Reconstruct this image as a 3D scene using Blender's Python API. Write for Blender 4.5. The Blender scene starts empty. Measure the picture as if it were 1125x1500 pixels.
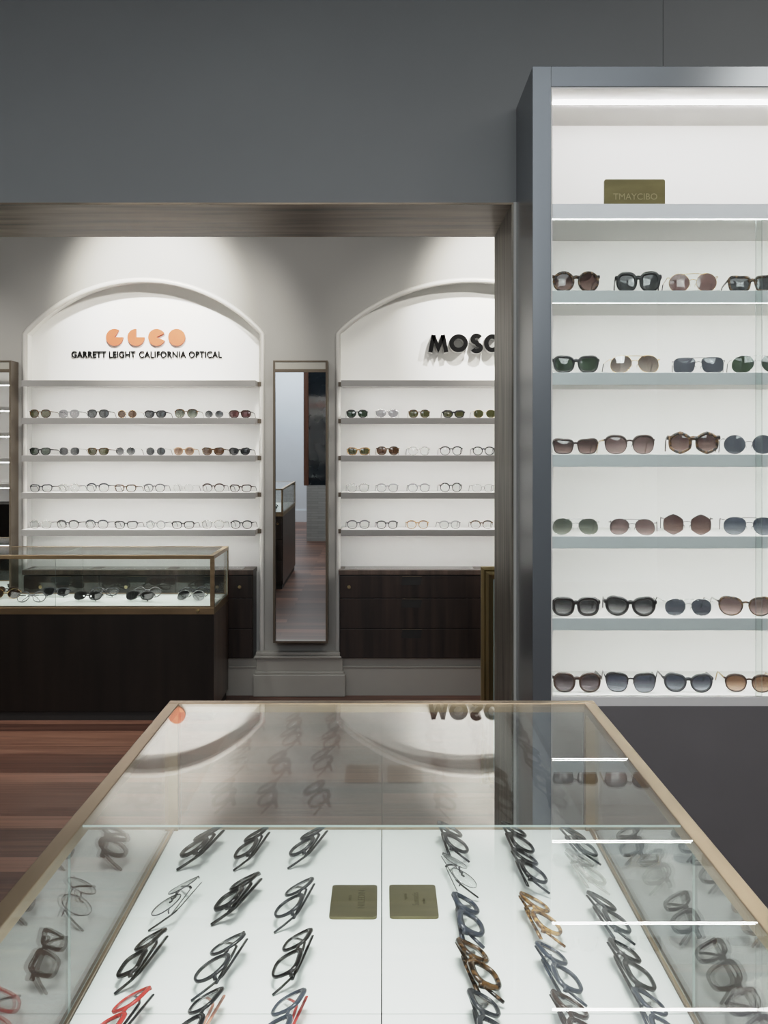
import bpy, bmesh, math, random
from mathutils import Vector, Matrix
random.seed(7)
S = bpy.context.scene
COL = S.collection
PI = math.pi
F, H, CX, CY = 1500.0, 1.45, 560.0, 658.0          # focal length in px, eye height, vanishing point (1125x1500 frame)

def at(px, py, Y):                                   # photo pixel -> point on the plane at depth Y
    return Vector(((px - CX) * Y / F, Y, H - (py - CY) * Y / F))
def deck(px, py, z):                                 # photo pixel -> point on the horizontal plane at height z
    Y = F * (H - z) / (py - CY)
    return Vector(((px - CX) * Y / F, Y, z))

# ------------------------------------------------------------------ materials
def nt(name):
    m = bpy.data.materials.new(name); m.use_nodes = True
    n = m.node_tree; n.nodes.clear()
    o = n.nodes.new('ShaderNodeOutputMaterial')
    return m, n, o
def N(n, t, **kw):
    x = n.nodes.new(t)
    for k, v in kw.items():
        if hasattr(x, k) and k not in x.inputs.keys(): setattr(x, k, v)
        else: x.inputs[k].default_value = v
    return x
def L(n, a, b): n.links.new(a, b)
def c4(c): return (c[0], c[1], c[2], 1.0)

def mat(name, col, rough=.5, metal=0.0, var=.06, scale=(6, 6, 6), detail=4, bump=0.0, spec=.5, coord='Object', coat=0.0):
    """principled with a soft procedural noise variation of the base colour"""
    m, n, o = nt(name)
    b = N(n, 'ShaderNodeBsdfPrincipled'); b.inputs['Roughness'].default_value = rough
    b.inputs['Metallic'].default_value = metal; b.inputs['Specular IOR Level'].default_value = spec
    b.inputs['Coat Weight'].default_value = coat
    tc = N(n, 'ShaderNodeTexCoord'); mp = N(n, 'ShaderNodeMapping'); mp.inputs['Scale'].default_value = scale
    nz = N(n, 'ShaderNodeTexNoise'); nz.inputs['Detail'].default_value = detail; nz.inputs['Scale'].default_value = 1.0
    rp = N(n, 'ShaderNodeValToRGB')
    rp.color_ramp.elements[0].position = .3; rp.color_ramp.elements[1].position = .7
    rp.color_ramp.elements[0].color = c4([max(0, x * (1 - var)) for x in col])
    rp.color_ramp.elements[1].color = c4([min(1, x * (1 + var)) for x in col])
    L(n, tc.outputs[coord], mp.inputs['Vector']); L(n, mp.outputs[0], nz.inputs['Vector'])
    L(n, nz.outputs['Fac'], rp.inputs[0]); L(n, rp.outputs[0], b.inputs['Base Color'])
    if bump:
        bp = N(n, 'ShaderNodeBump'); bp.inputs['Strength'].default_value = bump; bp.inputs['Distance'].default_value = .002
        L(n, nz.outputs['Fac'], bp.inputs['Height']); L(n, bp.outputs[0], b.inputs['Normal'])
    L(n, b.outputs[0], o.inputs[0])
    return m

def emit(name, col, s):
    m, n, o = nt(name); e = N(n, 'ShaderNodeEmission'); e.inputs[0].default_value = c4(col); e.inputs[1].default_value = s
    L(n, e.outputs[0], o.inputs[0]); return m

def schlick(n, r0, r1=1.0):
    lw = N(n, 'ShaderNodeLayerWeight'); lw.inputs['Blend'].default_value = .5
    p = N(n, 'ShaderNodeMath', operation='POWER'); p.inputs[1].default_value = 5.0
    a = N(n, 'ShaderNodeMath', operation='MULTIPLY_ADD'); a.inputs[1].default_value = r1 - r0; a.inputs[2].default_value = r0
    L(n, lw.outputs['Facing'], p.inputs[0]); L(n, p.outputs[0], a.inputs[0])
    return a.outputs[0]

def glass(name, tint, r0=.04, rough=0.0):
    """thin clear sheet: straight-through transparency plus Fresnel mirror reflection"""
    m, n, o = nt(name)
    t = N(n, 'ShaderNodeBsdfTransparent'); t.inputs[0].default_value = c4(tint)
    g = N(n, 'ShaderNodeBsdfGlossy'); g.inputs['Roughness'].default_value = rough; g.inputs[0].default_value = (1, 1, 1, 1)
    mx = N(n, 'ShaderNodeMixShader')
    L(n, schlick(n, r0), mx.inputs[0]); L(n, t.outputs[0], mx.inputs[1]); L(n, g.outputs[0], mx.inputs[2]); L(n, mx.outputs[0], o.inputs[0])
    return m

def lens(name, top, bot=None, r0=.08, body=.0):
    bot = bot or top
    m, n, o = nt(name)
    tc = N(n, 'ShaderNodeTexCoord'); sp = N(n, 'ShaderNodeSeparateXYZ'); rp = N(n, 'ShaderNodeValToRGB')
    L(n, tc.outputs['Generated'], sp.inputs[0]); L(n, sp.outputs['Z'], rp.inputs[0])
    rp.color_ramp.elements[0].position = 0.0; rp.color_ramp.elements[1].position = .68
    k_ = 1.0 if top[0] > .5 else .72
    rp.color_ramp.elements[0].color = c4([x * k_ for x in bot]); rp.color_ramp.elements[1].color = c4([x * k_ for x in top])
    t = N(n, 'ShaderNodeBsdfTransparent'); L(n, rp.outputs[0], t.inputs[0])
    src = t.outputs[0]
    if body:
        d = N(n, 'ShaderNodeBsdfDiffuse'); L(n, rp.outputs[0], d.inputs[0])
        m0 = N(n, 'ShaderNodeMixShader'); m0.inputs[0].default_value = body
        L(n, src, m0.inputs[1]); L(n, d.outputs[0], m0.inputs[2]); src = m0.outputs[0]
    g = N(n, 'ShaderNodeBsdfGlossy'); g.inputs['Roughness'].default_value = .02
    mx = N(n, 'ShaderNodeMixShader')
    L(n, schlick(n, r0), mx.inputs[0]); L(n, src, mx.inputs[1]); L(n, g.outputs[0], mx.inputs[2]); L(n, mx.outputs[0], o.inputs[0])
    return m

def clearplastic(name, col, opac):
    m, n, o = nt(name)
    t = N(n, 'ShaderNodeBsdfTransparent'); t.inputs[0].default_value = c4([.5 + .5 * x for x in col])
    b = N(n, 'ShaderNodeBsdfPrincipled'); b.inputs['Base Color'].default_value = c4(col); b.inputs['Roughness'].default_value = .12
    mx = N(n, 'ShaderNodeMixShader'); mx.inputs[0].default_value = opac
    L(n, t.outputs[0], mx.inputs[1]); L(n, b.outputs[0], mx.inputs[2]); L(n, mx.outputs[0], o.inputs[0])
    return m

def tortoise(name, dark, light):
    m, n, o = nt(name)
    b = N(n, 'ShaderNodeBsdfPrincipled'); b.inputs['Roughness'].default_value = .15
    tc = N(n, 'ShaderNodeTexCoord'); nz = N(n, 'ShaderNodeTexNoise'); nz.inputs['Scale'].default_value = 95.0; nz.inputs['Detail'].default_value = 2.0
    rp = N(n, 'ShaderNodeValToRGB'); rp.color_ramp.elements[0].position = .45; rp.color_ramp.elements[1].position = .62
    rp.color_ramp.elements[0].color = c4(dark); rp.color_ramp.elements[1].color = c4(light)
    L(n, tc.outputs['Object'], nz.inputs['Vector']); L(n, nz.outputs['Fac'], rp.inputs[0]); L(n, rp.outputs[0], b.inputs['Base Color']); L(n, b.outputs[0], o.inputs[0])
    return m

def plank_floor():
    m, n, o = nt('plank_floor')
    b = N(n, 'ShaderNodeBsdfPrincipled')
    tc = N(n, 'ShaderNodeTexCoord'); br = N(n, 'ShaderNodeTexBrick')
    br.offset = .37; br.squash = 1.0
    br.inputs['Color1'].default_value = (0.0, 0, 0, 1); br.inputs['Color2'].default_value = (1, 1, 1, 1); br.inputs['Mortar'].default_value = (.5, .5, .5, 1)
    br.inputs['Scale'].default_value = 1.0; br.inputs['Mortar Size'].default_value = .0016; br.inputs['Mortar Smooth'].default_value = .1
    br.inputs['Brick Width'].default_value = 2.1; br.inputs['Row Height'].default_value = .135; br.inputs['Bias'].default_value = 0.0
    L(n, tc.outputs['Object'], br.inputs['Vector'])
    mp = N(n, 'ShaderNodeMapping'); mp.inputs['Scale'].default_value = (.9, 26, 1); L(n, tc.outputs['Object'], mp.inputs['Vector'])
    nz = N(n, 'ShaderNodeTexNoise'); nz.inputs['Scale'].default_value = 1.5; nz.inputs['Detail'].default_value = 7; nz.inputs['Roughness'].default_value = .65
    L(n, mp.outputs[0], nz.inputs['Vector'])
    mixf = N(n, 'ShaderNodeMath', operation='MULTIPLY_ADD'); mixf.inputs[1].default_value = .78; 
    sub = N(n, 'ShaderNodeMath', operation='MULTIPLY'); sub.inputs[1].default_value = .34
    L(n, br.outputs['Color'], sub.inputs[0]); L(n, nz.outputs['Fac'], mixf.inputs[0]); L(n, sub.outputs[0], mixf.inputs[2])
    rp = N(n, 'ShaderNodeValToRGB'); cr = rp.color_ramp
    cr.elements[0].position = .30; cr.elements[0].color = (.026, .011, .008, 1)
    cr.elements[1].position = .78; cr.elements[1].color = (.21, .105, .072, 1)
    e = cr.elements.new(.54); e.color = (.085, .041, .028, 1)
    L(n, mixf.outputs[0], rp.inputs[0])
    dk = N(n, 'ShaderNodeMixRGB'); dk.blend_type = 'MIX'; dk.inputs[2].default_value = (.02, .01, .007, 1)
    L(n, br.outputs['Fac'], dk.inputs[0]); L(n, rp.outputs[0], dk.inputs[1]); L(n, dk.outputs[0], b.inputs['Base Color'])
    b.inputs['Roughness'].default_value = .42; b.inputs['Specular IOR Level'].default_value = .35
    bp = N(n, 'ShaderNodeBump'); bp.inputs['Strength'].default_value = .15; bp.inputs['Distance'].default_value = .001
    L(n, nz.outputs['Fac'], bp.inputs['Height']); L(n, bp.outputs[0], b.inputs['Normal'])
    L(n, b.outputs[0], o.inputs[0]); return m

def brick_paint():
    m, n, o = nt('painted_brick')
    b = N(n, 'ShaderNodeBsdfPrincipled'); b.inputs['Roughness'].default_value = .7
    b.inputs['Base Color'].default_value = (.32, .33, .32, 1)
    tc = N(n, 'ShaderNodeTexCoord'); mp = N(n, 'ShaderNodeMapping'); mp.inputs['Rotation'].default_value = (PI / 2, 0, 0)
    br = N(n, 'ShaderNodeTexBrick'); br.inputs['Scale'].default_value = 1; br.inputs['Brick Width'].default_value = .2; br.inputs['Row Height'].default_value = .035; br.inputs['Mortar Size'].default_value = .003
    br.inputs['Color1'].default_value = (.34, .35, .34, 1); br.inputs['Color2'].default_value = (.28, .29, .28, 1); br.inputs['Mortar'].default_value = (.25, .25, .25, 1)
    L(n, tc.outputs['Object'], mp.inputs[0]); L(n, mp.outputs[0], br.inputs['Vector']); L(n, br.outputs['Color'], b.inputs['Base Color']); L(n, b.outputs[0], o.inputs[0]); return m

M = {}
M['wall_grey'] = mat('wall_grey', (.185, .195, .20), .55, var=.04, scale=(2, 2, 2), bump=.03)
M['wall_blue'] = mat('wall_blue', (.62, .66, .70), .5, var=.03, scale=(2, 2, 2))
M['wall_warm'] = mat('wall_warm', (.34, .335, .315), .55, var=.02, scale=(3, 3, 3))
M['trim_warm'] = mat('trim_warm', (.58, .57, .54), .4, var=.02)
M['plinth'] = mat('plinth_paint', (.36, .35, .32), .45, var=.03)
M['ceiling'] = mat('ceiling_paint', (.35, .36, .37), .7, var=.02)
M['floor'] = plank_floor()
M['bronze'] = mat('bronze_panel', (.125, .112, .09), .42, metal=.5, var=.8, scale=(22, 22, 2.2), detail=8)
M['bronze_x'] = mat('bronze_soffit', (.19, .145, .10), .42, metal=.5, var=.75, scale=(2.2, 22, 22), detail=8)
M['steel'] = mat('satin_grey_metal', (.155, .172, .188), .25, metal=.45, var=.03, scale=(2, 2, 2))
M['steel_light'] = mat('shelf_edge_grey', (.88, .92, .94), .35, metal=.0, var=.02)
M['base_grey'] = mat('base_dark_grey', (.155, .148, .152), .5, var=.04)
M['white_lam'] = mat('white_laminate', (.80, .79, .775), .4, var=.01)
M['white_panel'] = mat('white_arch_panel', (.80, .80, .78), .5, var=.01)
M['shelf_edge'] = mat('niche_shelf_paint', (.27, .265, .255), .45, var=.02)
M['deckm'] = mat('white_tray', (.81, .85, .82), .45, var=.01)
M['brass'] = mat('brushed_brass', (.35, .262, .175), .34, metal=1.0, var=.10, scale=(30, 4, 30))
M['brass_dark'] = mat('aged_brass', (.34, .25, .15), .36, metal=1.0, var=.2, scale=(4, 30, 30))
M['plaque'] = mat('plaque_brass', (.185, .165, .09), .36, metal=.8, var=.12, scale=(9, 60, 9))
M['plaque_dark'] = mat('plaque_dark_brass', (.115, .100, .045), .36, metal=.75, var=.2, scale=(9, 9, 30))
M['plaque_lit'] = mat('plaque_light_engraving', (.22, .19, .10), .4, metal=.6)
M['plaque_ink'] = mat('plaque_engraving', (.10, .088, .045), .5, metal=.5)
M['gold'] = mat('gilded_moulding', (.42, .33, .16), .35, metal=.85, var=.25, scale=(40, 40, 3))
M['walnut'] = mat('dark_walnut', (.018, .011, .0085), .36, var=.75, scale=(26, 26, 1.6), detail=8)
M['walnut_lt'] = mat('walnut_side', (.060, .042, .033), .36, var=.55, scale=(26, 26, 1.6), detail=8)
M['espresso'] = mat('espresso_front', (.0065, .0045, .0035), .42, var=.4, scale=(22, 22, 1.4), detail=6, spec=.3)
M['glasstop'] = mat('back_painted_glass', (.20, .19, .18), .12, var=.02)
M['seam'] = mat('black_gap', (.008, .008, .008), .6)
M['lock'] = mat('lock_brass', (.62, .50, .28), .25, metal=1.0)
M['terracotta'] = mat('terracotta_paint', (.50, .125, .058), .5, var=.10, scale=(4, 4, 4))
M['ink'] = mat('black_letter', (.010, .010, .010), 1.0, spec=0.0)
M['letter_side'] = mat('letter_side_grey', (.42, .42, .41), .5)
M['mirror'] = mat('mirror_silver', (.86, .88, .88), .01, metal=1.0, var=.003)
M['mframe'] = mat('mirror_frame_bronze', (.115, .092, .068), .42, metal=.5, var=.1)
M['mframe_lt'] = mat('mirror_header', (.36, .35, .31), .4, var=.04)
M['wood_red'] = mat('red_brown_wood', (.105, .042, .022), .45, var=.4, scale=(30, 30, 2))
M['brick'] = brick_paint()
M['darkglass'] = mat('dark_window', (.012, .017, .022), .05, spec=.6)
M['edge'] = mat('glass_edge_green', (.55, .66, .62), .15, var=.02)
M['edge_dark'] = mat('glass_edge_grey', (.13, .16, .165), .2, var=.02)
M['led'] = emit('led_cool', (1, .985, .96), 104.0)
M['led_n'] = emit('led_niche', (1, .98, .95), 46.0)
M['led_c'] = emit('led_case', (1, 1, .97), 20.0)
M['pane'] = glass('clear_pane', (.985, .995, .988))
M['pane_g'] = glass('green_pane', (.965, .985, .975))
# eyewear
M['black'] = mat('black_acetate', (.010, .010, .011), .16, var=.1)
M['charcoal'] = mat('charcoal_acetate', (.028, .031, .036), .2, var=.15)
M['navy'] = mat('slate_acetate', (.045, .055, .075), .2, var=.1)
M['brownac'] = mat('brown_acetate', (.030, .015, .010), .2, var=.3, scale=(60, 60, 60))
M['red'] = mat('red_acetate', (.50, .045, .035), .2, var=.1)
M['pink'] = mat('peach_acetate', (.62, .30, .22), .25, var=.1)
M['tort'] = tortoise('tortoise_dark', (.010, .006, .004), (.13, .07, .03))
M['tort_lt'] = tortoise('tortoise_honey', (.13, .06, .022), (.50, .30, .12))
M['greyclear'] = clearplastic('smoke_clear', (.42, .43, .44), .5)
M['clear'] = clearplastic('crystal_clear', (.72, .72, .70), .28)
M['champ'] = clearplastic('champagne_clear', (.55, .38, .25), .6)
M['gunmetal'] = mat('gunmetal_wire', (.11, .11, .115), .3, metal=.8)
M['silver'] = mat('silver_wire', (.62, .62, .62), .22, metal=1.0)
M['goldw'] = mat('gold_wire', (.60, .44, .22), .25, metal=1.0)
M['tag'] = mat('paper_tag', (.8, .8, .8), .6)
M['l_clear'] = lens('lens_clear', (.965, .975, .97), r0=.05)
M['l_grey'] = lens('lens_grey', (.075, .082, .088), body=.08)
M['l_black'] = lens('lens_black', (.030, .032, .034), body=.08)
M['l_green'] = lens('lens_green', (.045, .070, .045), body=.08)
M['l_olive'] = lens('lens_olive', (.085, .085, .035), body=.08)
M['l_brown'] = lens('lens_brown', (.12, .060, .030), body=.08)
M['l_wine'] = lens('lens_wine', (.12, .045, .045), body=.08)
M['l_rose'] = lens('lens_rose', (.26, .165, .155), body=.25)
M['l_browng'] = lens('lens_brown_gradient', (.085, .050, .045), (.42, .29, .26), body=.12)
M['l_pinkg'] = lens('lens_pink_gradient', (.16, .105, .10), (.58, .45, .43), body=.1)
M['l_greyg'] = lens('lens_grey_gradient', (.055, .060, .066), (.42, .43, .44), body=.12)
M['l_purpg'] = lens('lens_plum_gradient', (.055, .048, .055), (.36, .32, .34), body=.12)
M['l_blueg'] = lens('lens_blue_gradient', (.065, .080, .115), (.42, .46, .52), body=.12)
M['l_blue'] = lens('lens_steel_blue', (.085, .098, .125), body=.08)
M['l_greeng'] = lens('lens_green_gradient', (.085, .10, .075), (.46, .50, .42), body=.12)
M['l_pale'] = lens('lens_pale_grey', (.42, .42, .44), body=.2)
M['l_mirr'] = lens('lens_bronze_mirror', (.17, .13, .11), (.62, .53, .46), r0=.25, body=.1)
M['l_champ'] = lens('lens_champagne_gradient', (.22, .12, .07), (.62, .46, .36), body=.12)

# ------------------------------------------------------------------ helpers
def tag(o, label=None, cat=None, group=None, kind=None):
    if label: o['label'] = label
    if cat: o['category'] = cat
    if group: o['group'] = group
    if kind: o['kind'] = kind
    return o
def empty(name, loc, label, cat, group=None):
    o = bpy.data.objects.new(name, None); COL.objects.link(o); o.location = loc; o.empty_display_size = .05
    return tag(o, label, cat, group)
def rootloc(p):
    v = Vector((0, 0, 0))
    while p is not None: v += p.location; p = p.parent
    return v
def obj(name, bm, m, parent=None, world=True, smooth=False, label=None):
    me = bpy.data.meshes.new(name)
    bmesh.ops.recalc_face_normals(bm, faces=bm.faces[:])
    bm.to_mesh(me); bm.free()
    if parent is not None and world: me.transform(Matrix.Translation(-rootloc(parent)))
    for x in (m if isinstance(m, (list, tuple)) else [m]): me.materials.append(M[x] if isinstance(x, str) else x)
    if smooth:
        for p in me.polygons: p.use_smooth = True
    o = bpy.data.objects.new(name, me); COL.objects.link(o)
    if parent is not None: o.parent = parent
    if label: o['label'] = label
    return o
def box(bm, x0, x1, y0, y1, z0, z1, bev=0.0, mi=0):
    vs = [bm.verts.new((x, y, z)) for x in (x0, x1) for y in (y0, y1) for z in (z0, z1)]
    fs = []
    for q in ((0, 1, 3, 2), (4, 6, 7, 5), (0, 4, 5, 1), (2, 3, 7, 6), (0, 2, 6, 4), (1, 5, 7, 3)):
        f = bm.faces.new([vs[i] for i in q]); f.material_index = mi; fs.append(f)
    if bev:
        es = list({e for f in fs for e in f.edges})
        bmesh.ops.bevel(bm, geom=es, offset=bev, segments=2, profile=.6, affect='EDGES')
    return fs
def bx(name, a, m, parent=None, bev=0.0, label=None):
    bm = bmesh.new(); box(bm, *a, bev=bev); return obj(name, bm, m, parent, label=label)
def struct(name, bm, m, smooth=False, label=None):
    o = obj(name, bm, m, None, smooth=smooth); return tag(o, label, None, None, 'structure')
def sbx(name, a, m, label=None, bev=0.0):
    bm = bmesh.new(); box(bm, *a, bev=bev); return struct(name, bm, m, label=label)
def pane(name, a, parent, g='pane', e='edge', label=None):
    """thin glass sheet: the two large faces are clear, the narrow edges show green"""
    bm = bmesh.new(); box(bm, *a)
    d = (a[1] - a[0], a[3] - a[2], a[5] - a[4]); ax = d.index(min(d))
    bm.normal_update()
    for f in bm.faces: f.material_index = 0 if abs(f.normal[ax]) > .9 else 1
    return obj(name, bm, [g, e], parent, label=label)
def sweep(bm, pts, hu, hv, ref, n=6, closed=False, caps=True, mi=0):
    """tube with elliptical section; hu(t) half-size along ref, hv(t) half-size across"""
    ref = Vector(ref).normalized(); pts = [Vector(p) for p in pts]; K = len(pts); rings = []
    for i, p in enumerate(pts):
        if closed: t = pts[(i + 1) % K] - pts[i - 1]
        else: t = pts[min(i + 1, K - 1)] - pts[max(i - 1, 0)]
        t.normalize(); v = t.cross(ref).normalized(); u = v.cross(t).normalized()
        a = hu(i / max(1, K - 1)) if callable(hu) else hu; b = hv(i / max(1, K - 1)) if callable(hv) else hv
        rings.append([bm.verts.new(p + u * (a * math.cos(2 * PI * (j + .5) / n)) + v * (b * math.sin(2 * PI * (j + .5) / n))) for j in range(n)])
    for i in range(K if closed else K - 1):
        A, B = rings[i], rings[(i + 1) % K]
        for j in range(n): bm.faces.new((A[j], A[(j + 1) % n], B[(j + 1) % n], B[j])).material_index = mi
    if caps and not closed:
        bm.faces.new(rings[0][::-1]); bm.faces.new(rings[-1])
def disc(bm, c, r, y0, y1, n=32, a0=0.0, a1=2 * PI):
    """upright disc (or sector with a centre corner) facing -Y"""
    full = abs(a1 - a0 - 2 * PI) < 1e-6
    K = n if full else n + 1
    ps = [(c[0] + r * math.cos(a0 + (a1 - a0) * i / n), c[1] + r * math.sin(a0 + (a1 - a0) * i / n)) for i in range(K)]
    if not full: ps = [(c[0], c[1])] + ps
    A = [bm.verts.new((x, y0, z)) for x, z in ps]; B = [bm.verts.new((x, y1, z)) for x, z in ps]
    ctr = bm.verts.new((c[0], y0, c[1])) if full else A[0]
    Kk = len(ps)
    if full:
        for i in range(Kk): bm.faces.new((ctr, A[i], A[(i + 1) % Kk]))
    else:
        for i in range(1, Kk - 1): bm.faces.new((A[0], A[i], A[i + 1]))
    for i in range(Kk): bm.faces.new((A[i], B[i], B[(i + 1) % Kk], A[(i + 1) % Kk]))
def stroke(bm, pts, th, y0, y1, closed=False):
    """2D stroke (x,z) of width th with mitred corners, extruded y0..y1; front face index 0, sides 1"""
    P = [Vector((p[0], p[1])) for p in pts]; K = len(P); Ls, Rs = [], []
    for i in range(K):
        if closed or 0 < i < K - 1:
            d0 = (P[i] - P[i - 1]).normalized(); d1 = (P[(i + 1) % K] - P[i]).normalized()
        else:
            d0 = d1 = ((P[1] - P[0]) if i == 0 else (P[-1] - P[-2])).normalized()
        n0 = Vector((-d0.y, d0.x)); n1 = Vector((-d1.y, d1.x)); nn = (n0 + n1).normalized()
        k = min(2.4, 1 / max(.3, nn.dot(n0))); Ls.append(P[i] + nn * th / 2 * k); Rs.append(P[i] - nn * th / 2 * k)
    def V(p, y): return bm.verts.new((p.x, y, p.y))
    lf, rf, lb, rb = [V(p, y0) for p in Ls], [V(p, y0) for p in Rs], [V(p, y1) for p in Ls], [V(p, y1) for p in Rs]
    for i in range(K if closed else K - 1):
        j = (i + 1) % K
        bm.faces.new((lf[i], lf[j], rf[j], rf[i])).material_index = 0
        for a, b in ((lf, lb), (rb, rf)): bm.faces.new((a[i], b[i], b[j], a[j])).material_index = 1
    if not closed:
        for i in (0, K - 1): bm.faces.new((lf[i], rf[i], rb[i], lb[i])).material_index = 1
def text_bm(s, size, offset=0.0, extrude=.003, spacing=1.0, align='CENTER'):
    cu = bpy.data.curves.new('txt', 'FONT'); cu.body = s; cu.size = size; cu.offset = offset; cu.extrude = extrude; cu.space_character = spacing
    cu.align_x = align; cu.align_y = 'CENTER'; cu.resolution_u = 4
    o = bpy.data.objects.new('txt', cu); COL.objects.link(o)
    dg = bpy.context.evaluated_depsgraph_get(); me = bpy.data.meshes.new_from_object(o.evaluated_get(dg))
    bm = bmesh.new(); bm.from_mesh(me); bpy.data.objects.remove(o); bpy.data.meshes.remove(me); bpy.data.curves.remove(cu)
    return bm

# ------------------------------------------------------------------ room shell
YW, YB = 6.068, 6.19          # rear wall face and niche back
YN, YN2 = 3.232, 3.723         # opening wall front and back
ZC = 3.2
X0, X1, YR = -4.0, 3.0, -5.4
ZH, XJ, XL = 2.228, .414, -1.78   # opening: head height, right jamb, left jamb
sbx('floor', (X0 - .1, X1 + .1, YR - .1, YB + .06, -.06, 0), 'floor', 'dark red-brown plank floor with boards running across the room')
sbx('ceiling', (X0 - .1, X1 + .1, YR - .1, YB + .06, ZC, ZC + .06), 'ceiling', 'plain grey ceiling')
sbx('wall_left', (X0 - .1, X0, YR - .1, YB + .06, 0, ZC), 'wall_warm', 'plain side wall')
sbx('wall_right', (X1, X1 + .1, YR - .1, YB + .06, 0, ZC), 'wall_warm', 'plain side wall')
sbx('wall_rear', (X0, X1, YR - .1, YR, 0, ZC), 'wall_blue', 'pale blue-white wall seen in the hanging mirror')
sbx('baseboard_rear', (X0, X1, YR, YR + .02, 0, .2), 'wall_blue', 'tall pale skirting on the wall seen in the mirror')
bm = bmesh.new()
box(bm, XL, XJ, YN, YN2, ZH, ZC); box(bm, XJ, .8855, YN, YN2, 0, ZC); box(bm, .8868, X1, YN, YN2, 0, ZC); box(bm, X0, XL, YN, YN2, 0, ZC)
struct('wall_front', bm, 'wall_grey', label='mid grey painted wall above the wide opening')
bm = bmesh.new(); box(bm, XL, XJ, YN - .002, YN2 + .002, ZH - .006, ZH); struct('trim_1', bm, 'bronze_x', label='streaky bronze lining under the head of the opening')
bm = bmesh.new(); box(bm, XJ - .006, XJ, YN - .002, YN2 + .002, 0, ZH - .006); struct('trim_2', bm, 'bronze', label='streaky bronze lining on the right jamb of the opening')
bm = bmesh.new(); box(bm, XL, XL + .006, YN - .002, YN2 + .002, 0, ZH - .006); struct('trim_3', bm, 'bronze', label='streaky bronze lining on the left jamb of the opening')

sbx('trim_7', (XJ, .4222, 3.224, YN, 0, ZH), 'trim_warm', 'thin pale edge strip between the bronze jamb and the grey cabinet')
NICHES = [(-2.118, -.712), (-.262, 1.338)]
ZS, ZA = 2.134, 2.452        # springing and apex heights
def arch_pts(x0, x1, n=56, dz=0.0, dx=0.0):
    w = (x1 - x0) / 2; r = ZA - ZS; R = (w * w + r * r) / (2 * r); cx = (x0 + x1) / 2; cz = ZA - R; a = math.asin(w / R)
    return [(cx + R * math.sin(-a + 2 * a * i / n), cz + R * math.cos(-a + 2 * a * i / n)) for i in range(n + 1)]
bm = bmesh.new()
def q(*ps): return bm.faces.new([bm.verts.new(p) for p in ps])
xs = X0
for a, b in NICHES:
    q((xs, YW, 0), (a, YW, 0), (a, YW, ZC), (xs, YW, ZC))
    P = arch_pts(a, b)
    for (xa, za), (xb, zb) in zip(P, P[1:]): q((xa, YW, za), (xb, YW, zb), (xb, YW, ZC), (xa, YW, ZC))
    xs = b
q((xs, YW, 0), (X1, YW, 0), (X1, YW, ZC), (xs, YW, ZC))
struct('wall_back', bm, 'wall_warm', label='warm grey back wall with two arched display niches')
for k, (a, b) in enumerate(NICHES):
    bm = bmesh.new(); P = [(a, 0)] + arch_pts(a, b) + [(b, 0)]
    bm.faces.new([bm.verts.new((x, YB, z)) for x, z in P])
    for (xa, za), (xb, zb) in zip(P, P[1:]): bm.faces.new([bm.verts.new(p) for p in ((xa, YW, za), (xb, YW, zb), (xb, YB, zb), (xa, YB, za))])
    struct('wall_niche_%d' % (k + 1), bm, 'white_panel', label='white recess of the arch with the orange sign' if k == 0 else 'white recess of the arch with black letters')
    bm = bmesh.new(); P = [(a, .0)] + [(a, ZS * i / 6) for i in range(1, 6)] + arch_pts(a, b) + [(b, ZS * i / 6) for i in range(5, -1, -1)]
    sweep(bm, [(x, YW, z) for x, z in P], .013, .016, (0, 1, 0), n=8)
    struct('trim_%d' % (4 + k), bm, 'trim_warm', smooth=True, label='raised bead moulding round the arch')
    zc = .2215
    bm = bmesh.new(); box(bm, a + .002, b - .002, 6.03, YB, 0, .165); box(bm, a + .002, b - .002, 6.024, YB, .165, .173, bev=.002); box(bm, a + .002, b - .002, 6.036, YB, .173, zc)
    struct('baseboard_%s' % ('left', 'middle')[k], bm, 'plinth', label='grey skirting plinth below the drawer cabinet')
def pilaster_base(xc, name):
    bm = bmesh.new()
    w = .27
    box(bm, xc - w, xc + w, 5.992, YW, 0, .130, bev=.006)
    box(bm, xc - w + .008, xc + w - .008, 5.999, YW, .130, .147, bev=.005)
    box(bm, xc - w + .018, xc + w - .016, 6.010, YW, .147, .222, bev=.003)
    box(bm, xc - w + .006, xc + w - .022, 5.997, YW, .222, .238, bev=.006)
    box(bm, xc - w + .014, xc + w - .03, 6.008, YW, .238, .258, bev=.005)
    struct(name, bm, 'plinth', label='stepped grey base moulding below the hanging mirror')
pilaster_base(-.487, 'baseboard_pillar'); pilaster_base(-2.343, 'baseboard_corner')

# front room behind the camera, only seen in the mirrors
sbx('wall_partition', (-1.06, .3, -2.9, -2.4, 0, .78), 'brick', 'low painted brick wall seen in the mirror')
sbx('trim_6', (-1.10, -1.035, -2.52, -2.4, .78, ZC), 'wood_red', 'red-brown timber post seen in the mirror')
bm = bmesh.new(); box(bm, -1.035, .3, -2.48, -2.46, .78, ZC); struct('window_1', bm, 'darkglass', label='dark window above the brick wall seen in the mirror')

t = empty('display_cabinet', (-3.0, 3.85, 0), 'white lit wall shelving seen only in the mirror at the picture edge', 'cabinet')
bx('back_panel', (-3.9, -2.1, 3.7235, 3.74, .99, 2.1), 'white_lam', t)
bx('base', (-3.9, -2.1, 3.7235, 3.99, 0, .985), 'espresso', t)
for z in (1.14, 1.34, 1.54, 1.74, 1.94, 2.1):
    sh_ = bx('shelf', (-3.9, -2.1, 3.741, 3.95, z - .03, z), 'white_lam', t)
    bx('light_strip', (-3.88, -2.12, 3.93, 3.938, z - .034, z - .0305), 'led_n', sh_)

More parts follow.
